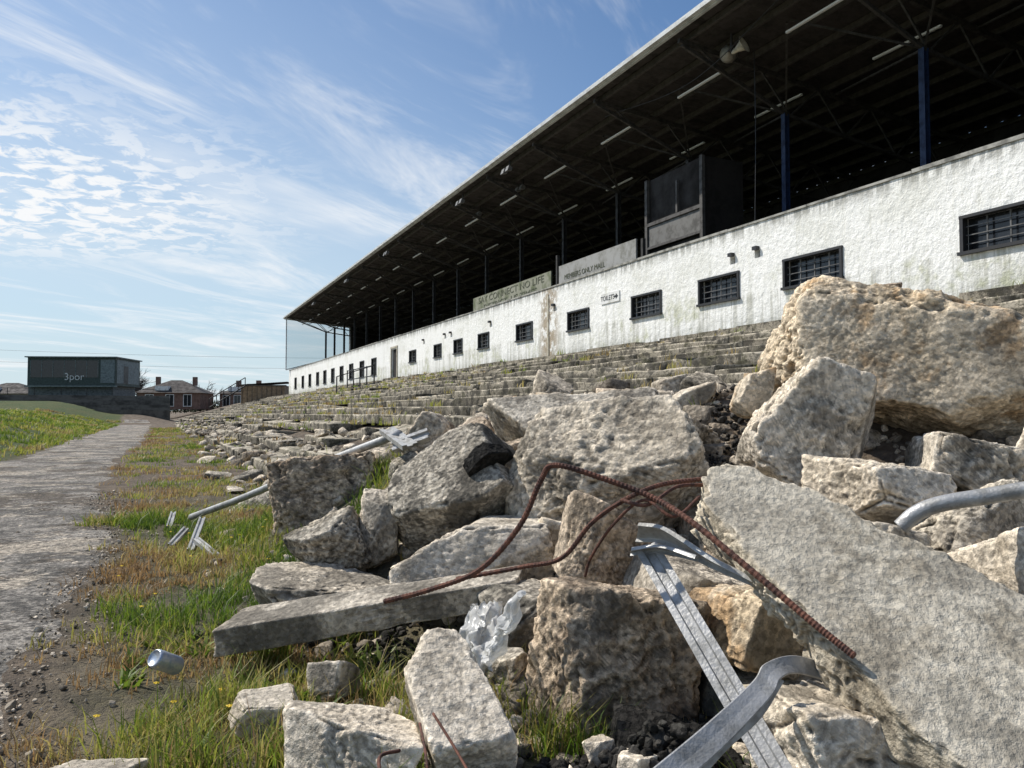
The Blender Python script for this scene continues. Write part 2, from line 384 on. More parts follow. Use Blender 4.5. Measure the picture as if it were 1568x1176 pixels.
# ---------------- hero rubble ----------------
def rock(c,dims,rot,seed,mat,N=34,cuts=9,name='concrete_rubble_block',**k):
    v,f,fc=polytope(dims,seed,N,cuts,**k)
    o=mk(name,v,f,mat,smooth=True,loc=c,attr=fc); o.rotation_euler=[math.radians(a) for a in rot]; return o
H=[
 ((.33,2.62,.19),(.52,.42,.48),(-4,4,2),1,M_brn,66),
 ((-.17,2.2,.17),(.22,.46,.2),(32,-8,14),2,M_pale,56),
 ((-.44,2.1,.10),(.25,.25,.22),(0,10,20),3,M_pale,46),
 ((-.76,2.42,.07),(.2,.16,.13),(0,8,30),4,M_con,32),
 ((-1.11,1.98,.04),(.28,.2,.12),(0,3,-15),5,M_pale,38),
 ((-.2,3.5,.33),(.74,.36,.32),(-18,-4,8),7,M_pale,54),
 ((-.88,3.6,.17),(.58,.4,.2),(4,6,-10),8,M_con,44),
 ((-.93,3.92,.34),(.34,.3,.24),(0,-18,12),9,M_drk,40),
 ((-.69,4.0,.38),(.2,.25,.36),(5,12,5),10,M_con,40),
 ((-.26,4.05,.58),(.68,.48,.60),(-30,-32,-12),11,M_drk,68),
 ((-1.22,5.2,.46),(.72,.5,.44),(-15,-14,10),12,M_brn,52),
 ((.47,3.75,.70),(.88,.5,.52),(-34,-10,-10),13,M_con,72),
 ((.47,4.8,.92),(.78,.5,.34),(-20,-22,5),14,M_con,50),
 ((.28,4.95,.92),(.4,.4,.25),(0,10,5),44,M_pale,34),
 ((-.26,5.0,.80),(.34,.3,.22),(0,-15,25),15,M_brn,36),
 ((-.57,5.2,.84),(.26,.3,.34),(0,25,10),16,M_pale,36),
 ((.35,3.15,.42),(.34,.3,.3),(0,20,10),17,M_brn,44),
 ((.68,2.95,.24),(.52,.4,.46),(-10,14,0),18,M_con,50),
 ((1.38,3.65,.88),(.52,.42,.54),(-15,24,-18),19,M_pale,60),
 ((1.27,4.1,1.08),(.17,.2,.23),(0,5,5),20,M_och,30),
 ((1.58,3.2,.66),(.38,.34,.24),(-15,10,10),22,M_pale,44),
 ((1.98,3.35,.74),(.48,.4,.28),(-10,16,-10),23,M_con,44),
 ((1.74,3.0,.52),(.42,.36,.28),(-10,-5,15),24,M_drk,42),
 ((1.8,2.7,.38),(.46,.36,.26),(-20,8,0),25,M_pale,42),
 ((2.1,2.8,.45),(.5,.4,.3),(-20,8,30),65,M_pale,38),
 ((.80,2.5,.30),(.28,.26,.24),(0,14,0),26,M_och,38),
 ((.84,1.95,.16),(.5,.36,.24),(-6,12,14),27,M_pale,52),
 ((.44,2.16,.02),(.34,.26,.16),(0,5,0),28,M_tar,34),
 ((.31,1.98,.09),(.10,.09,.10),(0,5,40),29,M_pale,30),
 ((.17,1.88,.05),(.09,.08,.08),(0,25,10),66,M_pale,28),
 ((.52,1.83,.08),(.12,.1,.09),(0,-15,70),67,M_con,28),
 ((.24,2.14,.08),(.08,.07,.07),(0,-15,20),73,M_pale,26),
 ((1.02,3.2,.5),(.42,.36,.3),(0,-12,30),31,M_brn,42),
 ((.05,3.05,.2),(.3,.3,.22),(0,-12,30),32,M_drk,34),
 ((-.05,4.5,.66),(.3,.3,.3),(0,-12,30),33,M_brn,34),
 ((.95,4.4,.83),(.4,.4,.28),(0,12,30),34,M_drk,38),
 ((2.75,4.6,1.25),(.8,.7,.4),(0,12,10),35,M_con,42),
 ((2.5,3.3,.75),(.5,.5,.4),(0,12,10),36,M_con,38),
 ((2.0,4.2,1.64),(.2,.18,.12),(0,10,0),39,M_brn,28),
 ((1.12,2.75,.42),(.3,.26,.24),(-10,-12,50),68,M_och,38),
 ((1.38,2.85,.48),(.3,.26,.2),(-10,12,10),69,M_con,36),
 ((-.02,2.75,.09),(.2,.16,.13),(0,-12,50),70,M_drk,30),
 ((.05,1.95,.03),(.16,.12,.09),(0,10,20),71,M_drk,28),
 ((-.62,2.75,.06),(.18,.14,.1),(0,10,70),72,M_con,28),
]
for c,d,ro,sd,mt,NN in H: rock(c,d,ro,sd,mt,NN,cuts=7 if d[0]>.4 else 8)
Pn=[(-1,0,.1),(1,0,0),(-.25,-1,-.18),(.1,1,0),(.05,-.12,1),(-.05,0,-1),(-.8,-.3,.75),(-.7,-.2,-.8),(.35,-.5,-.8),(-.2,-.8,.75),(-.6,-.9,0),(.5,-.3,.9),(-.95,-.2,-.35)]
Pd=[.70,.72,.38,.42,.30,.31,.64,.60,.44,.43,.62,.50,.68]
Pn=[np.array(n,float)/np.linalg.norm(n) for n in Pn]
rock((2.12,4.02,1.24),(1.44,.84,.62),(-10,17,-12),21,M_och,104,planes=(Pn,Pd),pr=[1.2,1,.2,1,1.2,1,1.1,.9,.4,1.0,.5,1.2,1.2])
rock((-.13,3.80,.77),(.24,.15,.10),(-40,-28,0),40,M_tar,30,name='tarmac_lump')
r=np.random.default_rng(23); mats=[M_con,M_pale,M_brn,M_drk,M_och,M_con,M_pale]
cnt=0
while cnt<105:
    X=r.uniform(1.0,5.0);Y=r.uniform(1.9,7.0); x,y=s2c(X,Y)
    if y<2.6 or (X<1.5 and Y<3): continue
    s=r.uniform(.08,.27); z=float(gh(np.array([X]),np.array([Y]))[0])
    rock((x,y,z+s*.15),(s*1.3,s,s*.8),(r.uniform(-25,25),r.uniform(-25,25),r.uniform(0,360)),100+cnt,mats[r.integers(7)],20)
    cnt+=1
for k in range(24):
    X=r.uniform(.7,3.2);Y=r.uniform(7,22); x,y=s2c(X,Y); s=r.uniform(.15,.42); z=float(terz(np.array([X]),np.array([Y]))[0])
    rock((x,y,z+s*.05),(s*1.9,s,s*.3),(r.uniform(-14,14),r.uniform(-14,14),r.uniform(0,360)),300+k,mats[r.integers(4)],20)
def slab(name,top,thick,mat,seed,N=60,k=60,rough=.5,topr=.15,side=1.2):
    T=np.array(top); c=T.mean(0); n=np.cross(T[len(T)//3]-T[0],T[2*len(T)//3]-T[0]); n/=np.linalg.norm(n)
    if n[2]<0: n=-n
    cc=c-n*thick/2; e1=T[len(T)//2]-T[0]; e1-=n*(e1@n); e1/=np.linalg.norm(e1); e2=np.cross(n,e1)
    R=np.stack([e1,e2,n],1); L=(T-cc)@R; Pn=[np.array([0,0,1.]),np.array([0,0,-1.])];Pd=[thick/2,thick/2]
    ar=sum(L[i,0]*L[(i+1)%len(L),1]-L[(i+1)%len(L),0]*L[i,1] for i in range(len(L)))
    for i in range(len(L)):
        a,b_=L[i,:2],L[(i+1)%len(L),:2]; d=b_-a; nn=np.array([d[1],-d[0]])*(1 if ar>0 else -1); nn/=np.linalg.norm(nn)
        Pn.append(np.array([nn[0],nn[1],0])); Pd.append(max(nn@a,.02))
    dims=(np.ptp(L[:,0]),np.ptp(L[:,1]),thick)
    v,f,fc=polytope(dims,seed,N,0,k=k,rough=rough,planes=(Pn,Pd),pr=[topr,1.]+[side]*len(L))
    o=mk(name,v,f,mat,smooth=True,attr=fc); o.matrix_world=Matrix.Translation(Vector(cc))@Matrix([list(R[0]),list(R[1]),list(R[2])]).to_4x4(); return o
slab('broken_concrete_slab',[(.549,2.30,.75),(.60,2.41,.83),(.725,2.467,.864),(.817,2.43,.835),(1.058,2.283,.723),(1.355,2.035,.537),(1.505,1.935,.462),
     (1.185,1.49,.155),(.947,1.558,.209),(.873,1.698,.311),(.708,1.871,.439),(.6,2.048,.569),(.546,2.209,.685)],.14,M_slab,50,N=126,rough=.9)
slab('concrete_beam',[(-1.16,2.98,.165),(.02,3.12,.33),(.06,3.3,.36),(-1.1,3.2,.2)],.11,M_con,51,N=56,rough=.6,side=.6)

# ---------------- tubes / metal ----------------
def catmull(P,n=14):
    P=[np.array(p,float) for p in P]; P=[2*P[0]-P[1]]+P+[2*P[-1]-P[-2]]; out=[]
    for i in range(1,len(P)-2):
        for t in np.linspace(0,1,n,endpoint=False):
            out.append(.5*((2*P[i])+(P[i+1]-P[i-1])*t+(2*P[i-1]-5*P[i]+4*P[i+1]-P[i+2])*t*t+(-P[i-1]+3*P[i]-3*P[i+1]+P[i+2])*t**3))
    out.append(P[-2]); return np.array(out)
def tube(name,P,rad,mat,sides=10,n=14,rib=0,parent=None,curve=True):
    C=catmull(P,n) if curve else np.array(P,float); V=[];F=[]
    up=np.array([.13,.2,.97])
    for i,c in enumerate(C):
        t=C[min(i+1,len(C)-1)]-C[max(i-1,0)]; t/=np.linalg.norm(t); a=np.cross(t,up); a/=np.linalg.norm(a); b_=np.cross(a,t)
        rr=rad*(1+(rib if i%2 else 0))
        for s in range(sides):
            an=2*math.pi*s/sides; V.append(c+rr*(math.cos(an)*a+math.sin(an)*b_))
    for i in range(len(C)-1):
        for s in range(sides):
            F.append([i*sides+s,i*sides+(s+1)%sides,(i+1)*sides+(s+1)%sides,(i+1)*sides+s])
    F.append(list(range(sides))[::-1]); F.append([(len(C)-1)*sides+s for s in range(sides)])
    return mk(name,V,F,mat,parent,smooth=rib==0)
def pz(u,v,y): return ((u-784)/1178*y,y,1-(v-632)/1178*y)   # survey bearings -> metres
rb=empty('rusty_rebar')
tube('bar_1',[pz(590,918,2.62),pz(660,900,2.58),pz(735,870,2.5),pz(795,805,2.42),pz(828,735,2.38),pz(850,712,2.36),pz(925,733,2.33),pz(1000,762,2.28),pz(1060,800,2.16),pz(1160,882,2.005),pz(1240,950,1.90),pz(1302,1000,1.825)],.0078,M_rust,8,26,.22,rb)
tube('bar_2',[pz(700,884,2.6),pz(800,866,2.5),pz(860,852,2.45),pz(905,800,2.4),pz(955,765,2.36),pz(1010,742,2.4),pz(1075,733,2.44)],.0068,M_rust,8,26,.22,rb)
tube('bar_3',[pz(895,880,2.5),pz(905,850,2.45),pz(940,800,2.36),pz(985,765,2.3),pz(1030,790,2.24),pz(1070,760,2.35)],.0045,M_rust,8,14,.15,rb)
tube('bar_4',[pz(950,765,2.34),pz(990,772,2.29),pz(1035,745,2.35),pz(1080,742,2.42)],.0055,M_rust,8,14,.15,rb)
rb2=empty('rusty_wire')
tube('wire_1',[pz(645,1100,1.95),pz(655,1150,1.8),pz(660,1200,1.75)],.0035,M_rust,6,10,0,rb2)
tube('wire_2',[pz(665,1085,1.95),pz(700,1140,1.85),pz(720,1180,1.75),pz(690,1170,1.7)],.0035,M_rust,6,10,0,rb2)
tube('wire_3',[pz(615,1140,1.9),pz(585,1150,1.85),pz(590,1190,1.75)],.0045,M_rust,6,10,0,rb2)
tube('galvanised_pole',[pz(1375,806,2.55),pz(1400,785,2.53),pz(1440,770,2.5),pz(1520,757,2.45),pz(1650,735,2.35)],.026,M_galv,18,14)
def channel(name,p,q,w,d,up,mat,t=.003,parent=None,bend=None):
    p=Vector(p);q=Vector(q);t_=(q-p).normalized(); a=t_.cross(Vector(up)).normalized(); u=a.cross(t_).normalized()
    prof=[(-w/2,-d),(-w/2,0),(-w*.22,0),(-w*.16,-d*.35),(w*.16,-d*.35),(w*.22,0),(w/2,0),(w/2,-d),(w/2-t,-d),(w/2-t,-t),(w*.25,-t),(w*.18,-d*.35-t),(-w*.18,-d*.35-t),(-w*.25,-t),(-w/2+t,-t),(-w/2+t,-d)]
    V=[];F=[];n=len(prof);K=14
    for i in range(K+1):
        s=i/K; c=p.lerp(q,s)
        if bend: c=c+Vector(bend)*math.sin(s*math.pi)
        for (x,y) in prof: V.append(tuple(c+a*x+u*y))
    for i in range(K):
        for s in range(n): F.append([i*n+s,i*n+(s+1)%n,(i+1)*n+(s+1)%n,(i+1)*n+s])
    return mk(name,V,F,mat,parent)
def strip(name,C,W,mat,parent=None,t=.0015,n=10,lip=.0):
    C=catmull(C,n); W=catmull([list(w) for w in W],n); V=[];F=[]
    prof=[(-1,-lip),(-1,0),(-.9,.002),(0,.0),(.9,.002),(1,0),(1,-lip)]; m=len(prof)-1
    for i,(c,w) in enumerate(zip(C,W)):
        tg=C[min(i+1,len(C)-1)]-C[max(i-1,0)]; nr=np.cross(tg,w); nr/=np.linalg.norm(nr)+1e-9
        if nr[2]<0: nr=-nr
        for (s,h) in prof: V.append(c+w*s*.5+nr*h)
    for i in range(len(C)-1):
        for j in range(m): a=i*(m+1)+j; F.append([a,a+1,a+m+2,a+m+1])
    o=mk(name,V,F,mat,parent,smooth=False); md=o.modifiers.new('sol','SOLIDIFY'); md.thickness=t*2; return o
ms_=empty('metal_channel')
channel('web',pz(988,835,2.36),pz(1200,1200,1.82),.07,.03,(-.35,-.75,.55),M_galv,parent=ms_)
strip('cap',[pz(975,812,2.4),pz(1010,815,2.36),pz(1045,832,2.3),pz(1090,858,2.2),pz(1170,895,2.1)],[(.0,.05,-.055),(.01,.05,-.05),(.02,.04,-.045),(.01,.03,-.025),(.005,.01,-.01)],M_alu,ms_,lip=.012)
strip('lip',[pz(965,842,2.37),pz(1010,838,2.31),pz(1065,852,2.2)],[(.0,.03,-.02),(.01,.03,-.022),(.01,.02,-.01)],M_galv,ms_,lip=.008)
bs_=empty('bent_metal_strip')
strip('band',[pz(1262,1024,1.97),pz(1212,1012,1.93),pz(1178,1022,1.88),pz(1160,1050,1.84),pz(1085,1122,1.73),pz(990,1200,1.62)],[(.01,.025,.035),(.0,.03,.035),(-.03,.03,.025),(-.035,.03,.025),(-.04,.025,.035),(-.04,.025,.035)],M_galv,bs_,lip=.003)
strip('fold',[pz(1185,1032,1.885),pz(1150,1085,1.81),pz(1095,1135,1.74),pz(1035,1200,1.66)],[(.03,.01,-.02),(.03,.01,-.02),(.03,.01,-.02),(.03,.01,-.02)],M_alu,bs_)
lb=empty('metal_post')
tube('pole',[(-2.80,6.75,.09),(-2.1,6.15,.34),(-1.4,5.54,.62),(-.72,4.95,.865)],.027,M_galv,12,4,0,lb)
channel('bracket',pz(592,655,5.1),pz(628,680,4.7),.10,.03,(0,-.4,.9),M_alu,parent=lb)
channel('bracket_arm',pz(600,682,4.85),pz(655,662,4.8),.07,.05,(0,-.8,.5),M_galv,parent=lb)
fb=empty('broken_metal_frame')
for i,(a,b_) in enumerate((((-2.38,5.95,.2),(-2.22,5.35,.06)),((-2.47,5.6,.05),(-2.42,5.75,.15)),((-2.22,5.45,.12),(-1.98,5.2,.05)),((-3.02,6.9,.12),(-2.88,6.5,.05)))):
    channel('piece_%d'%i,a,b_,.045,.03,(.2,-.4,.9),M_alu,parent=fb)
def lathe(name,prof,loc,rot,mat,sides=24,crush=0,seed=0,parent=None):
    V=[];F=[]
    for (r_,z) in prof:
        for s in range(sides): a=2*math.pi*s/sides; V.append((r_*math.cos(a),r_*math.sin(a),z))
    n=len(prof)
    for i in range(n-1):
        for s in range(sides): F.append([i*sides+s,i*sides+(s+1)%sides,(i+1)*sides+(s+1)%sides,(i+1)*sides+s])
    V=np.array(V)
    if crush: V[:,:2]*=(1+crush*fbm(V*32+seed,3))[:,None]; V[:,0]*=.6; V+=.02*np.stack([fbm(V*22+3+seed,2),fbm(V*22+9+seed,2),fbm(V*22+6+seed,2)],1)
    o=mk(name,V,F,mat,parent,smooth=not crush,loc=loc); o.rotation_euler=rot; return o
M_can=simple('can_metal',(.55,.58,.62),.4,.6,.2,20,.1,c2=(.30,.38,.52))
lathe('drinks_can',[(.0,.004),(.02,.002),(.026,-.004),(.029,0),(.033,.008),(.033,.10),(.031,.108),(.027,.113),(.026,.109),(0,.109)],(-1.2,2.8,.09),(math.radians(60),0,math.radians(-30)),M_can)
m,nt,b=newmat('clear_plastic'); b.inputs['Base Color'].default_value=(.86,.86,.84,1); b.inputs['Roughness'].default_value=.2
tp=nt.nodes.new('ShaderNodeBsdfTransparent'); tp.inputs[0].default_value=(.95,.95,.94,1); mx=nt.nodes.new('ShaderNodeMixShader'); mx.inputs[0].default_value=.5
nt.links.new(tp.outputs[0],mx.inputs[1]); nt.links.new(b.outputs[0],mx.inputs[2]); nt.links.new(mx.outputs[0],nt.nodes['Material Output'].inputs[0]); M_pl=m
zz=np.linspace(.01,.2,26)
prof=[(0,.0),(.02,.002),(.034,.006)]+[(.036+.0015*math.sin(z*160),z) for z in zz]+[(.03,.215),(.02,.235),(.013,.245),(.013,.265),(.016,.266),(.016,.272),(0,.273)]
lathe('plastic_bottle',prof,(-.07,2.42,.24),(math.radians(24),math.radians(28),math.radians(-10)),M_pl,28,.8,2)
g=np.linspace(-1,1,34); A,B=np.meshgrid(g,g,indexing='ij'); P=np.stack([A.ravel(),B.ravel(),0*A.ravel()],1)
rr_=1-.3*np.abs(fbm(P*1.7,3)); W_=.085*P*rr_[:,None]*np.array([.8,1.5,1.])
n1_=np.stack([fbm(P*2.6+5,3),fbm(P*2.6+25,3),fbm(P*2.6+45,3)],1)*.05; n2_=(1-2*np.abs(fbm(P*4+70,3)))*.014
W_=W_+n1_; W_[:,2]+=n2_+.02*(1-np.hypot(A.ravel(),B.ravel()))
idx=np.arange(34*34).reshape(34,34); q=np.stack([idx[:-1,:-1],idx[1:,:-1],idx[1:,1:],idx[:-1,1:]],-1).reshape(-1,4)
o=mk('plastic_bag',W_,q,M_pl,loc=(-.10,2.60,.24)); o.rotation_euler=(math.radians(50),math.radians(-18),math.radians(-30))

# ---------------- grass ----------------
def blades(name,X,Y,Hh,W,tint,seed,zf=gh,lean=.55):
    r=np.random.default_rng(seed); n=len(X); Z=zf(X,Y)
    a=r.uniform(0,6.283,n); l=np.abs(r.normal(lean,.35,n))*Hh; dx,dy=np.cos(a)*l,np.sin(a)*l
    wa=a+1.57+r.normal(0,.5,n); wx,wy=np.cos(wa)*W/2,np.sin(wa)*W/2
    base=np.stack([X,Y,Z-.01],1)
    def P(f,g,h): return base+np.stack([dx*f+wx*g,dy*f+wy*g,Hh*h],1)
    v=np.stack([P(0,-1,0),P(0,1,0),P(.3,-.8,.55),P(.3,.8,.55),P(1,0,.92)],1).reshape(-1,3)
    k=np.arange(n)[:,None]*5
    f=np.concatenate([k+np.array([0,1,3]),k+np.array([0,3,2]),k+np.array([2,3,4])])
    return mk(name,v,f,M_grass,attr=np.repeat(tint,5),rotz=TH)
r=np.random.default_rng(31)
def tufts(n,xr_,yr_,per,spread,dens,ypow=1.):
    X=r.uniform(*xr_,n); Y=yr_[0]+(yr_[1]-yr_[0])*r.random(n)**ypow
    k=r.random(n)<dens(X,Y); X,Y=X[k],Y[k]; m=len(X)
    s=r.uniform(.45,1.6,m)
    return np.repeat(X,per)+r.normal(0,1,m*per)*spread*np.repeat(s,per), np.repeat(Y,per)+r.normal(0,1,m*per)*spread*np.repeat(s,per),np.repeat(s,per),np.repeat(r.random(m),per)
def dens(X,Y): return np.clip(ss(-.08,.35,X-pedge(Y)+.3*fb2(X,Y,2,2,3.))*(1-.85*ss(1.0,1.8,X))*(.40+2.2*fb2(X,Y,2.0,3,6.)),.02*(X>pedge(Y)),1)
def dryness(X,Y): return .54+1.1*fb2(X,Y,1.2,3,12.)+.38*ss(.5,.0,X-pedge(Y))
X,Y,S,R=tufts(9500,(-.7,2.0),(.8,9),17,.027,dens,1.25)
pt=np.clip(dryness(X,Y)+(R-.5)*.5+r.normal(0,.14,len(X)),0,1)
blades('grass',X,Y,(.03+.09*r.random(len(X))**1.8)*S*(1.3-pt*.7),.0034+.0006*np.hypot(X,Y),pt,1)
X,Y,S,R=tufts(6000,(-.7,1.8),(7,55),14,.06,lambda X,Y:np.clip(dens(X,Y)*.8,0,1),1.5)
pt=np.clip(dryness(X,Y)+(R-.5)*.35+r.normal(0,.12,len(X)),0,1)
blades('verge_grass',X,Y,(.03+.06*r.random(len(X)))*S,.004+.0006*np.hypot(X,Y),pt,7)
X,Y,S,R=tufts(5200,(-18,-2.75),(3,74),22,.10,lambda X,Y:np.clip(.85+.9*fb2(X,Y,.7,3,2.),0,1),1.2)
pt=np.clip(.43+.8*fb2(X,Y,.5,3,2.)+(R-.5)*.4,0,1)
blades('bank_grass',X,Y,(.05+.14*r.random(len(X)))*S,.010+.0007*np.hypot(X,Y),pt,2)
X,Y,S,R=tufts(2200,(1.2,11.8),(3.5,60),14,.06,lambda X,Y:np.clip(.25+1.3*fb2(X,Y,.6,3,22.),0,1),1.4)
pt=np.clip(.6+.5*fb2(X,Y,.8,3,2.)+(R-.5)*.5,0,1)
blades('terrace_weeds',X,Y,(.05+.10*r.random(len(X)))*S,.006+.0007*np.hypot(X,Y),pt,3,zf=terz)
X=[];Y=[]
for (x,y,n) in ((.12,2.35,160),(-.28,2.35,160),(-.65,2.2,200),(.2,3.05,120),(.75,2.65,70),(-.55,4.6,100),(-1.0,3.2,160),(-.3,1.95,120),(-.9,2.1,160),(-.95,2.6,140),(-.05,2.7,120),(-.45,2.75,150),(-.3,3.0,100),(.55,2.6,60)):
    a,bb=c2s(x,y); X.append(r.normal(a,.055,n)); Y.append(r.normal(bb,.055,n))
X=np.concatenate(X);Y=np.concatenate(Y)
blades('tall_grass',X,Y,.08+.13*r.random(len(X)),np.full(len(X),.0046),np.clip(r.normal(.45,.28,len(X)),0,1),4)
n=900; cxs=r.uniform(-.1,.9,60); cys=r.uniform(1.6,4.,60); i_=r.integers(0,60,n); X=cxs[i_]+r.normal(0,.02,n);Y=cys[i_]+r.normal(0,.02,n)
blades('broad_leaf_weeds',X,Y,r.uniform(.03,.08,n),r.uniform(.012,.024,n),np.clip(r.normal(.2,.1,n),0,.4),6,lean=1.1)
M_yel=simple('dandelion_yellow',(.75,.52,.02),.7,0,.1,bump=0)
V=[];F=[]
for k in range(34):
    X_=r.uniform(-.2,1.2);Y_=r.uniform(2,7); z_=float(gh(np.array([X_]),np.array([Y_]))[0])+r.uniform(.05,.1); b0=len(V); V.append((X_,Y_,z_+.006))
    for s in range(12): a=s/12*6.283; q_=.012*(1 if s%2 else .75); V.append((X_+q_*math.cos(a),Y_+q_*math.sin(a),z_+.003*(s%2)))
    F+=[[b0,b0+1+s,b0+1+(s+1)%12] for s in range(12)]
mk('dandelions',V,F,M_yel,rotz=TH)

# ---------------- grandstand ----------------
G=empty('grandstand',(0,0,0),TH)
Y0,Y1=-10.,79.; ZB,ZT=2.3,5.2
wz=(3.62,4.2)
wins=[(s,w)+wz for s,w in ((7.55,1.5),(11.5,1.5),(14.35,1.4),(17.3,1.35),(21.0,1.3),(24.9,1.3),(28.7,1.1),(31.6,1.0),(34.3,1.0),(38.2,1.1),(3.6,1.45))]
farw=[(s,1.1,3.3,4.3) for s in (46,49,52,55,58,61,64,67.5,71,75)]
vents=[(13.85,.17,4.42,4.62),(13.05,.17,4.42,4.62),(22.6,.17,4.38,4.58),(28.0,.17,4.4,4.6),(33.3,.17,4.4,4.6),(32.5,.17,4.4,4.6),(36.4,.17,4.4,4.6)]
door=[(41.6,1.1,2.62,4.55)]
ops=wins+farw+vents+door
yb=sorted(set([Y0,Y1]+[round(o[0]-o[1]/2,3) for o in ops]+[round(o[0]+o[1]/2,3) for o in ops]))
zb=sorted(set([ZB,ZT]+[o[2] for o in ops]+[o[3] for o in ops]))
mb=MB(); XW=12.; XB=12.3
for i in range(len(yb)-1):
    for j in range(len(zb)-1):
        yc,zc=(yb[i]+yb[i+1])/2,(zb[j]+zb[j+1])/2
        if any(abs(yc-o[0])<o[1]/2 and o[2]<zc<o[3] for o in ops): continue
        mb.poly([(XW,yb[i],zb[j]),(XW,yb[i],zb[j+1]),(XW,yb[i+1],zb[j+1]),(XW,yb[i+1],zb[j])])
        mb.poly([(XB,yb[i],zb[j]),(XB,yb[i+1],zb[j]),(XB,yb[i+1],zb[j+1]),(XB,yb[i],zb[j+1])])
for (c,w,z0,z1) in ops:
    a,b_=c-w/2,c+w/2
    mb.poly([(XW,a,z0),(XB,a,z0),(XB,a,z1),(XW,a,z1)]); mb.poly([(XW,b_,z0),(XW,b_,z1),(XB,b_,z1),(XB,b_,z0)])
    mb.poly([(XW,a,z0),(XW,b_,z0),(XB,b_,z0),(XB,a,z0)]); mb.poly([(XW,a,z1),(XB,a,z1),(XB,b_,z1),(XW,b_,z1)])
mb.poly([(XW,Y0,ZT),(XB,Y0,ZT),(XB,Y1,ZT),(XW,Y1,ZT)]); mb.poly([(XW,Y1,ZB),(XW,Y1,ZT),(XB,Y1,ZT),(XB,Y1,ZB)])
mb.make('front_wall',M_stu,G)
cp=MB(); y=Y0
while y<Y1:
    L=min(2.4,Y1-y); dz=rng.normal(0,.012); cp.box(XW-.03,XB+.03,y,y+L-.015,ZT+.003,ZT+.055+dz); y+=L
cp.make('coping',simple('coping_concrete',(.36,.355,.32),.9,0,.3,3),G)
fr=MB();gl=MB();bars=MB()
for (c,w,z0,z1) in wins+farw:
    a,b_=c-w/2,c+w/2; x0,x1=XW-.04,XW+.10
    fr.box(x0,x1,a-.03,b_+.03,z1-.015,z1+.035); fr.box(x0-.03,x1,a-.05,b_+.05,z0-.04,z0+.015)
    fr.box(x0+.004,x1-.002,a-.025,a+.035,z0+.016,z1-.016); fr.box(x0+.004,x1-.002,b_-.035,b_+.025,z0+.016,z1-.016)
    gl.poly([(XW+.16,a,z0),(XW+.16,a,z1),(XW+.16,b_,z1),(XW+.16,b_,z0)])
    for k in range(1,4): zz_=z0+(z1-z0)*k/4; bars.box(XW+.05,XW+.065,a+.035,b_-.035,zz_-.008,zz_+.008)
    for k in (1,2,3): yy=a+w*k/4; bars.box(XW+.07,XW+.09,yy-.012,yy+.012,z0+.016,z1-.016)
fr.make('window_frames',M_black,G); gl.make('window_glass',M_glass,G); bars.make('window_bars',simple('bar_grey',(.13,.13,.13),.6,bump=0),G)
vb=MB()
for (c,w,z0,z1) in vents:
    vb.poly([(XW+.15,c-w/2,z0),(XW+.15,c-w/2,z1),(XW+.15,c+w/2,z1),(XW+.15,c+w/2,z0)]); vb.box(XW-.1,XW-.002,c-w/2+.02,c+w/2-.02,z1-.03,z1+.05)
vb.make('vents',M_black,G)
dr=MB(); c=41.6; dr.box(XW+.1,XW+.15,c-.55,c+.55,2.62,4.55); dr.make('door',M_dark,G)
df=MB(); df.box(XW-.04,XW-.002,c-.67,c-.55,2.62,4.6); df.box(XW-.04,XW-.002,c+.55,c+.67,2.62,4.6); df.box(XW-.045,XW-.003,c-.67,c+.67,4.601,4.7)
df.box(XW-.03,XW-.002,22.98,23.1,2.5,5.0); df.make('door_frame',simple('tan_trim',(.50,.47,.38),.8,c2=(.3,.25,.18)),G)
def rz(X): return 10.42-.09*(X-11.6)
XR=22.5; pitch=.25; yy=np.arange(Y0-1,Y1+.6,pitch)
rv=[];rf=[]
for i,y in enumerate(yy):
    d=.035*(i%2)
    for X in (11.6,17,XR): rv.append((X,y,rz(X)+.12+d))
for i in range(len(yy)-1):
    for j in range(2): rf.append([i*3+j,i*3+j+1,(i+1)*3+j+1,(i+1)*3+j])
o=mk('roof_sheet',rv,rf,M_roof,G); md=o.modifiers.new('s','SOLIDIFY'); md.thickness=.01
fa=MB(); fa.box(11.50,11.58,Y0-1,Y1+.5,10.40,10.66); fa.box(11.38,11.495,Y0-1,Y1+.5,10.44,10.52)
fa.bar((11.54,Y1+.45,10.52),(XR,Y1+.45,rz(XR)+.12),.06,.3); fa.make('fascia',simple('fascia_paint',(.58,.59,.58),.5,0,.2,2),G)
tr_=MB(); pu=MB()
for X in np.arange(12.0,XR,.95): pu.box(X-.04,X+.04,Y0,Y1,rz(X)-.05,rz(X)+.1)
pu.make('purlins',simple('purlin_grey',(.07,.062,.055),.7,0,.2,bump=0),G)
tys=np.arange(11.3-5*4.1,Y1-1,4.1)
for y in tys:
    tr_.bar((11.7,y,rz(11.7)-.12),(XR,y,rz(XR)-.12),.09,.12); tr_.bar((11.8,y,rz(11.8)-.2),(15.2,y,9.0),.07,.09); tr_.bar((15.2,y,9.0),(XR,y,8.1),.07,.09)
    xs=np.linspace(12.3,XR,11)
    for k in range(10):
        def bz(X): return rz(11.8)-.2+(9.0-rz(11.8)+.2)*(X-11.8)/3.4 if X<15.2 else 9.0-.9*(X-15.2)/(XR-15.2)
        a,b_=xs[k],xs[k+1]
        if k%2: tr_.bar((a,y,bz(a)),(b_,y,rz(b_)-.12),.045)
        else: tr_.bar((a,y,rz(a)-.12),(b_,y,bz(b_)),.045)
    tr_.bar((15.2,y,9.0),(17,y+4.1,rz(17)-.1),.05); tr_.bar((15.2,y+.02,9.03),(13.3,y+2.0,rz(13.3)-.1),.045); tr_.bar((15.2,y-.02,9.03),(13.3,y-2.0,rz(13.3)-.1),.045)
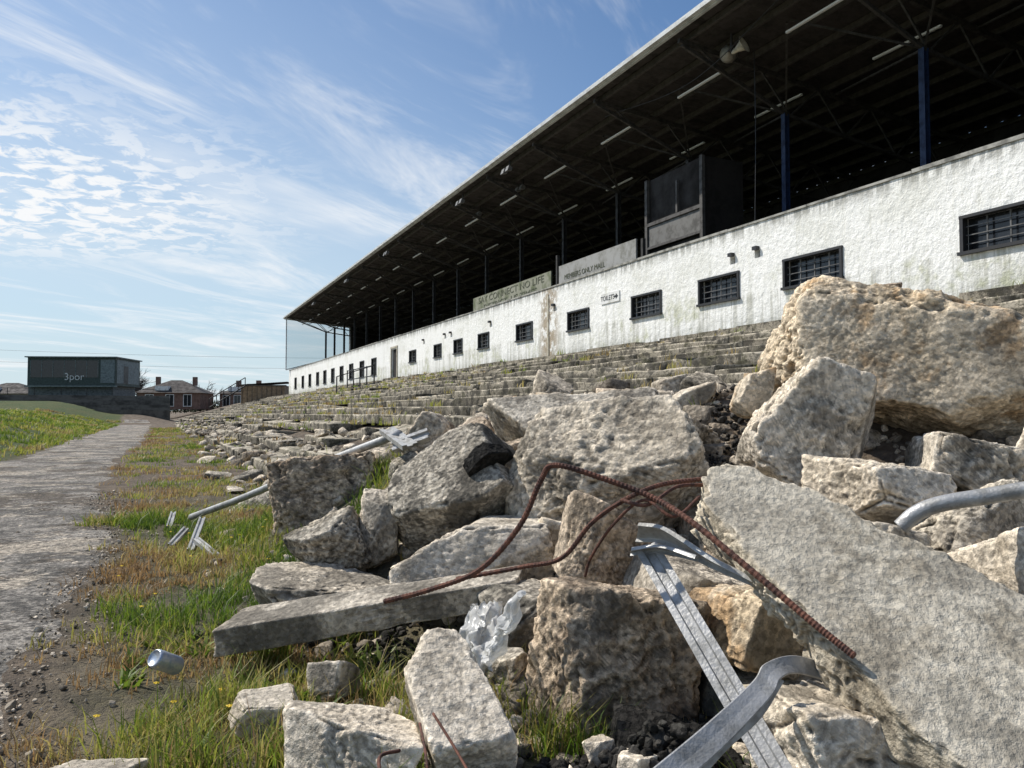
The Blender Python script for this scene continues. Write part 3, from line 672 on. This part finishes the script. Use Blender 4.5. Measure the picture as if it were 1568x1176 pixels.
tr_.make('roof_trusses',simple('truss_steel',(.055,.05,.045),.7,0,.3,bump=0),G)
po=MB(); po2=MB(); xa=15.12
for y in tys:
    pp=po if y<17 else po2  # farther posts: the stand's shade is put into a near-black colour
    pp.box(xa+.0,xa+.12,y-.02,y+.02,5.0,9.0); pp.box(xa-.02,xa,y-.07,y+.07,5.0,9.0); pp.box(xa+.121,xa+.141,y-.07,y+.07,5.0,9.0)
po.make('blue_posts',M_blue,G); po2.make('shaded_posts',M_steel,G)
tb=MB()
for k in range(-3,16):
    y=16.5+4.1*k; tb.box(13.16,13.22,y-.9,y+.9,rz(13.2)-.45,rz(13.2)-.40); tb.box(15.76,15.82,y-.2-.9,y-.2+.9,rz(15.8)-.42,rz(15.8)-.37)
tb.make('strip_lights',M_tube,G)
st=MB()
for i in range(8): st.box(12.35+.72*i,12.35+.72*(i+1)+.01,Y0,Y1,2.6,4.15+.30*i)
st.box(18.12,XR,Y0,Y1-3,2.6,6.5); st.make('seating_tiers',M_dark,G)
se=MB()
for i in range(3,8):
    for y in np.arange(Y0+.5,Y1-2,.55):
        if rng.random()<.35: se.box(12.75+.72*i,12.8+.72*i,y,y+.42,4.20+.30*i,4.52+.30*i)
se.make('seats',simple('seat_plastic',(.06,.035,.03),.6,bump=0),G)
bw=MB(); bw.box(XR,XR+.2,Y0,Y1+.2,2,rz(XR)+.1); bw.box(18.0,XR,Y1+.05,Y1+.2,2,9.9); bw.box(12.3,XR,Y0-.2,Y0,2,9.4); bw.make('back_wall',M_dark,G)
ew=MB(); ew.box(XW+.002,18,Y1+.01,Y1+.15,2,4.9); ew.make('end_wall',M_stu,G)
es=MB(); P4=[(11.62,5.25),(18.0,7.1),(18.0,rz(18)-.1),(11.62,rz(11.6)-.1)]
es.poly([(x,Y1-.3,z) for x,z in P4]); es.make('end_screen',M_scrn,G)
ef=MB()
for k in range(4): a,b_=P4[k],P4[(k+1)%4]; ef.bar((a[0],Y1-.36,a[1]),(b_[0],Y1-.36,b_[1]),.10)
ef.make('end_screen_frame',simple('light_frame',(.7,.72,.74),.5),G)
cf=MB()
for y in (16.78,19.4): cf.box(13.5,13.6,y,y+.12,4.9,8.1)
cf.box(13.5,13.6,16.9,19.4,6.65,6.75); cf.box(13.5,13.58,16.9,19.4,5.95,6.02)
cf.box(13.5,13.56,17.9,17.98,6.76,7.7)
cf.make('commentary_box_frame',simple('box_frame',(.08,.075,.07),.7),G)
cb=MB(); cb.box(13.62,15.0,16.85,19.45,4.9,8.1); cb.make('commentary_box',M_dark,G)
cb=MB(); cb.box(13.55,13.612,16.92,19.38,6.03,6.64); cb.make('commentary_box_panels',M_box,G)
bd=MB(); bd.box(12.55,12.6,23.9,31.2,5.2,6.0); bd.make('graffiti_board',M_grn,G)
bd=MB(); bd.box(12.55,12.6,18.6,23.3,5.2,6.05); bd.make('grey_board',simple('grey_board',(.30,.30,.29),.8,0,.2,3,c2=(.19,.19,.17)),G)
bp=MB()
for y in (23.6,31.35,18.4,20.2,25.4): bp.box(12.62,12.72,y-.05,y+.05,4.5,6.5 if y==23.6 else 6.02)
bp.make('board_posts',M_steel,G)
def text(name,s,size,loc,mat,parent,rot,sx_=1.):
    cu=bpy.data.curves.new(name,'FONT'); cu.body=s; cu.size=size; cu.extrude=.002; cu.align_x='CENTER'; cu.align_y='CENTER'; cu.materials.append(mat)
    o=bpy.data.objects.new(name,cu); sc.collection.objects.link(o); o.parent=parent; o.location=loc; o.rotation_euler=rot; o.scale=(sx_,1,1); return o
RW=(math.radians(90),0,math.radians(-90))
M_gry=simple('faded_lettering',(.10,.11,.07),.8)
text('graffiti_text','SAY CONNECT NO LIFE\nDISTRICT  US TIMES',.36,(12.54,27.5,5.62),M_gry,G,RW,1.6)
text('grey_board_text','MEMBERS ONLY MALL',.24,(12.54,21.6,5.6),M_gry,G,RW,1.1)
sg=empty('toilets_sign',s2c(12,19.1)+(4.36,),TH)
x=MB(); x.box(-.03,-.004,-.5,.5,-.15,.15); x.make('sign_panel',M_white,sg)
text('sign_text','TOILETS',.2,(-.034,.12,0),M_black,sg,RW)
x=MB(); x.poly([(-.034,-.45,0),(-.034,-.33,.09),(-.034,-.33,-.09)]); x.poly([(-.034,-.33,.03),(-.034,-.24,.03),(-.034,-.24,-.03),(-.034,-.33,-.03)]); x.make('sign_arrow',M_black,sg)
M_lamp=simple('lamp_grey',(.2,.2,.2),.5,bump=0)
def flood(y,X=11.75):
    e=empty('floodlight',s2c(X,y)+(9.95,),TH)
    x=MB(); x.bar((0,0,.4),(0,0,.1),.04); x.bar((-.02,-.2,.1),(-.02,.2,.1),.03); x.make('bracket',M_steel,e)
    x=MB(); 
    for s in (-.2,.2):
        b0=len(x.v); x.v+=[(-.25,s-.12,-.09),(-.25,s+.12,-.09),(-.19,s+.12,.1),(-.19,s-.12,.1),(-.05,s-.06,-.06),(-.05,s+.06,-.06),(-.02,s+.06,.06),(-.02,s-.06,.06)]
        x.f+=[[b0,b0+3,b0+2,b0+1],[b0+4,b0+5,b0+6,b0+7],[b0,b0+1,b0+5,b0+4],[b0+1,b0+2,b0+6,b0+5],[b0+2,b0+3,b0+7,b0+6],[b0+3,b0,b0+4,b0+7]]
    x.make('lamp_heads',M_lamp,e)
for y in (25.6,30.4,42,52,64): flood(y)
for y in (27.5,32): flood(y,13.2)
hp=[(.02,0),(.05,.05),(.07,.15),(.13,.3),(.22,.36),(.20,.355),(.1,.28),(0,.1)]
e=empty('loudspeaker',s2c(12.6,14.5)+(9.75,),TH)
lathe('horn_1',hp,(0,0,0),(math.radians(70),0,math.radians(20)),simple('speaker_cream',(.5,.46,.36),.6),20,parent=e)
lathe('horn_2',hp,(0,.1,.1),(math.radians(75),0,math.radians(140)),simple('speaker_cream2',(.35,.33,.28),.6),20,parent=e)
x=MB(); x.bar((0,0,.05),(0,0,.5),.04); x.make('mount',M_steel,e)
tube('hanging_cable',[s2c(13.4,14.6)+(10.1,),s2c(13.42,14.6)+(8.,),s2c(13.38,14.62)+(5.5,)],.012,M_black,6)
tube('hanging_cable',[s2c(12.4,12.6)+(10.2,),s2c(12.5,16)+(9.6,),s2c(12.4,20)+(10.1,)],.012,M_black,6)
stones('ledge_debris',rng.uniform(11.2,11.95,260),rng.uniform(5,45,260),np.exp(rng.normal(-2.4,.5,260)),M_deb,9,zf=lambda X,Y:np.full(len(X),2.62),tint=(0,.5))
x=MB(); y=4.
while y<60:
    L=rng.uniform(1.,3.); 
    if rng.random()<.8: x.box(11.45,11.9,y,y+L-.03,2.5,2.86+rng.normal(0,.03))
    y+=L
x.make('wall_kerb',M_step,None,rotz=TH,attr=np.full(len(x.v),.4))
rl=empty('handrail',(0,0,0),TH); x=MB()
for y in (40.6,42.2,43.8,45.4,47): x.bar((10.6,y,2.4),(10.6,y,3.6),.06)
for z in (3.0,3.55): x.bar((10.6,40.6,z),(10.6,47,z),.05)
x.bar((10.6,40.6,3.55),(8.6,40.6,2.9),.05); x.bar((8.6,40.6,2.0),(8.6,40.6,2.9),.06); x.make('rails',M_black,rl)

# ---------------- far setting ----------------
x=MB()
for i in range(7): x.box(-75,1.2,80+.8*i,80+.8*(i+1)+.01,.3,1.0+.24*(i+1))
x.make('far_terrace',simple('far_terrace_concrete',(.13,.125,.11),.95,0,.3,.8),None,rotz=TH)
x=MB()
for X in np.arange(-70,0,2.2): x.bar((X,86,2.6),(X,86,3.4),.05)
x.bar((-70,86,3.35),(0,86,3.35),.04); x.make('perimeter_rail',M_steel,None,rotz=TH)
pb=empty('press_box_building',(-48.7,85,0),math.radians(4))
x=MB(); x.box(-4.9,4.2,.6,6.5,1.2,4.0); x.make('base',simple('grey_base',(.11,.13,.14),.7),pb)
x=MB(); x.box(-4.7,4.7,0,6.5,4.0,7.1); x.make('cabin',simple('dark_cladding',(.035,.06,.055),.6),pb)
x=MB(); x.box(-4.4,2.9,-.03,-.002,4.9,6.8); x.make('front_glass',M_glass,pb)
x=MB(); x.box(4.702,4.73,.3,6.2,4.3,6.9); x.box(3.1,4.6,-.03,-.003,4.3,6.9); x.make('side_cladding',simple('pale_cladding',(.16,.20,.21),.6),pb)
x=MB(); x.box(-4.9,4.9,-.3,6.7,7.101,7.22); x.box(-4.9,4.9,-.2,0,3.85,3.998)
for k in range(7): x.box(-4.4+1.2*k,-4.35+1.2*k,-.06,-.031,4.9,6.8)
x.make('trim',simple('trim_grey',(.16,.2,.2),.6),pb)
text('lettering','3por',1.1,(.3,-.08,4.95),simple('pale_letter',(.6,.62,.62),.5),pb,(math.radians(90),0,0))
x=MB(); x.poly([(4.74,2.,4.3),(4.74,3.2,4.3),(4.74,3.2,6.3),(4.74,2.,6.3)]); x.make('side_door',M_black,pb)
def house(x_,y_,w,d,z0,ze,zr,rz_,wall,roofc):
    e=empty('bungalow',(x_,y_,0),rz_)
    m_=MB(); m_.box(-w/2,w/2,0,d,z0,ze); m_.make('walls',wall,e)
    m_=MB(); a=.4; v=[(-w/2-a,-a,ze),(w/2+a,-a,ze),(w/2+a,d+a,ze),(-w/2-a,d+a,ze),(-w/2+d*.45,d/2,zr),(w/2-d*.45,d/2,zr)]
    m_.v=v; m_.f=[[0,1,5,4],[1,2,5],[2,3,4,5],[3,0,4],[0,3,2,1]]; m_.make('roof',roofc,e)
    m_=MB()
    for k in (-.3,.3): m_.box(w*k-.3,w*k+.3,d/2-.3,d/2+.3,zr-.8,zr+.5)
    m_.make('chimneys',M_brk,e)
    m_=MB()
    for k in (-.3,.02,.3): m_.box(w*k-.6,w*k+.6,-.05,-.002,z0+.4,ze-.2)
    m_.box(-w*.12-.9,-w*.12+.9,.2,1.5,ze+.35,ze+1.); m_.make('windows',M_white,e)
    m_=MB()
    for k in (-.3,.02,.3): m_.box(w*k-.5,w*k-.03,-.07,-.051,z0+.5,ze-.3); m_.box(w*k+.03,w*k+.5,-.07,-.051,z0+.5,ze-.3)
    m_.make('panes',M_glass,e)
M_brk=simple('brick',(.20,.12,.09),.9,0,.2,2); M_tile=simple('roof_tiles',(.05,.042,.038),.9,0,.2,2); M_hw=simple('house_wall',(.30,.26,.22),.9,0,.1,2)
house(-50,112,8.8,8,1.5,3.9,5.9,math.radians(8),M_brk,M_tile)
house(-41.5,116,5.6,7,1.5,3.9,5.5,math.radians(-10),M_brk,M_tile)
house(-75,112,9,8,1.5,3.8,5.5,math.radians(5),M_hw,M_tile)
e=empty('timber_shed',(-27.2,84,0),TH*.3); x=MB(); x.box(-2.3,2.3,0,5,1.,4.0); x.make('walls',simple('timber_brown',(.26,.19,.12),.9,0,.2,3),e)
x=MB(); x.poly([(-2.6,-.3,4.05),(2.6,-.3,4.4),(2.6,5.3,4.4),(-2.6,5.3,4.05)]); x.box(-2.5,2.5,-.1,-.01,3.9,4.04)
for k in range(9): x.box(-2.2+k*.52,-2.16+k*.52,-.05,-.005,1.,3.89)
x.make('roof_and_battens',simple('shed_dark',(.1,.09,.08),.8),e)
x=MB(); x.bar((-31.5,80,1.5),(-28.8,83,3.9),.12); x.bar((-31.5,80,2.4),(-28.8,83,4.8),.08)
for k in range(6): t=k/5; x.bar((-31.5+2.7*t,80+3*t,1.5+2.4*t),(-31.5+2.7*t,80+3*t,2.4+2.4*t),.07)
x.make('stair_railing',M_steel,None)
r=np.random.default_rng(5); V=[];F=[]
def branch(p,d,L,w,dep):
    q=p+d*L; a=np.cross(d,[0,1,0.01]); a/=np.linalg.norm(a)+1e-9; b0=len(V)
    V.extend([p-a*w,p+a*w,q+a*w*.55,q-a*w*.55]); F.append([b0,b0+1,b0+2,b0+3])
    c=np.cross(a,d); b0=len(V); V.extend([p-c*w,p+c*w,q+c*w*.55,q-c*w*.55]); F.append([b0,b0+1,b0+2,b0+3])
    if dep==0: return
    for k in range(3 if dep>1 else 4):
        nd=d+r.normal(0,.45,3); nd[2]=abs(nd[2])*.8+.15; nd/=np.linalg.norm(nd); branch(q if k else p+d*L*.7,nd,L*r.uniform(.65,.9),w*.65,dep-1)
for k in range(34):
    u=r.uniform(172,206) if k<18 else r.uniform(0,420); yy_=r.uniform(128,150)
    branch(np.array([(u-784)/1178*yy_,yy_,1.2]),np.array([0,0,1.]),r.uniform(1.9,2.5) if k<18 else r.uniform(1.3,1.9),.14,4)
mk('distant_trees',V,F,simple('twig_brown',(.10,.08,.068),1,bump=0))
n=9000; xx=r.uniform(-110,-20,n); yy_=r.uniform(118,135,n); hz=1.2+2.0*r.random(n)**1.5*(1+.5*fb2(xx,yy_*0,.15,2,1.)); s=.18
X_=np.stack([xx,yy_,hz],1); a=r.normal(0,s,(n,3,3)); v=(X_[:,None]+a).reshape(-1,3); f=np.arange(n*3).reshape(-1,3)
mk('hedge',v,f,simple('hedge_leaf',(.05,.07,.03),.9,bump=0))
for i,(zl,zr_) in enumerate(((14.6,12.2),(12.2,10.4))):
    P=[(-130+k*16,150,zl+(zr_-zl)*k/10-1.6*math.sin(math.pi*k/10)) for k in range(11)]
    tube('power_line',P,.02,M_steel,5,4)

# ---------------- world ----------------
W=bpy.data.worlds.new('World'); sc.world=W; W.use_nodes=True; nt=W.node_tree; N=NT(nt); bg=nt.nodes['Background']
AZ=math.radians(-68); EL=math.radians(48)
sky=N.n('ShaderNodeTexSky',sky_type='NISHITA'); sky.sun_disc=False; sky.sun_elevation=EL; sky.sun_rotation=AZ; sky.air_density=1.; sky.dust_density=.6; sky.ozone_density=2.2
G_=N.n('ShaderNodeTexCoord').outputs['Generated']; sp=N.n('ShaderNodeSeparateXYZ'); N.put(sp.inputs[0],G_)
z=N.math('ADD',N.math('MAXIMUM',sp.outputs[2],0.),.05)
cb_=N.n('ShaderNodeCombineXYZ'); N.put(cb_.inputs[0],N.math('DIVIDE',sp.outputs[0],z)); N.put(cb_.inputs[1],N.math('DIVIDE',sp.outputs[1],z)); PL=cb_.outputs[0]
vr=N.n('ShaderNodeVectorRotate',rotation_type='Z_AXIS'); N.put(vr.inputs['Vector'],PL); vr.inputs['Angle'].default_value=math.radians(-66)
sc1=N.n('ShaderNodeVectorMath',operation='MULTIPLY'); N.put(sc1.inputs[0],vr.outputs[0]); sc1.inputs[1].default_value=(.5,1.4,1)
ci=N.mr(N.noise(sc1.outputs[0],1.1,6,.66,.9),.43,.72,0,.85)
ci=N.math('MULTIPLY',ci,N.mr(N.noise(PL,.6,3,.5),.36,.52,.12,1.))
dv=N.n('ShaderNodeVectorMath',operation='DISTANCE'); N.put(dv.inputs[0],PL); dv.inputs[1].default_value=(-1.95,2.85,0)
mk_=N.math('MULTIPLY',N.mr(dv.outputs['Value'],1.5,.3),N.mr(N.noise(PL,8.5,4,.62,.5),.44,.58))
hz=N.mr(sp.outputs[2],.38,0.,0,.9)
lft=N.math('MULTIPLY',N.mr(dv.outputs['Value'],3.0,.3),.45)
base=N.mix(1.,sky.outputs[0],(.72,.91,1.06),'MULTIPLY')
base=N.mix(hz,base,(5.6,6.7,7.3))
base=N.mix(lft,base,(6.3,7.1,7.5))
fac=N.math('MAXIMUM',ci,mk_)
col=N.mix(fac,base,(8.2,8.35,8.5))
N.put(bg.inputs[0],col); bg.inputs[1].default_value=.115
su=bpy.data.lights.new('sun','SUN'); su.energy=5.; su.angle=math.radians(.5); su.color=(1,.94,.85)
so=bpy.data.objects.new('sun',su); sc.collection.objects.link(so)
Sv=Vector((math.sin(AZ)*math.cos(EL),math.cos(AZ)*math.cos(EL),math.sin(EL))); so.rotation_euler=Sv.to_track_quat('Z','Y').to_euler(); so.location=Sv*50
# ---------------- camera ----------------
cam=bpy.data.cameras.new('camera'); co=bpy.data.objects.new('camera',cam); sc.collection.objects.link(co); sc.camera=co
cam.lens=27.05; cam.sensor_width=36; cam.clip_end=6000; cam.clip_start=.05
co.location=(0,0,1); co.rotation_euler=(math.radians(92.14),0,0)
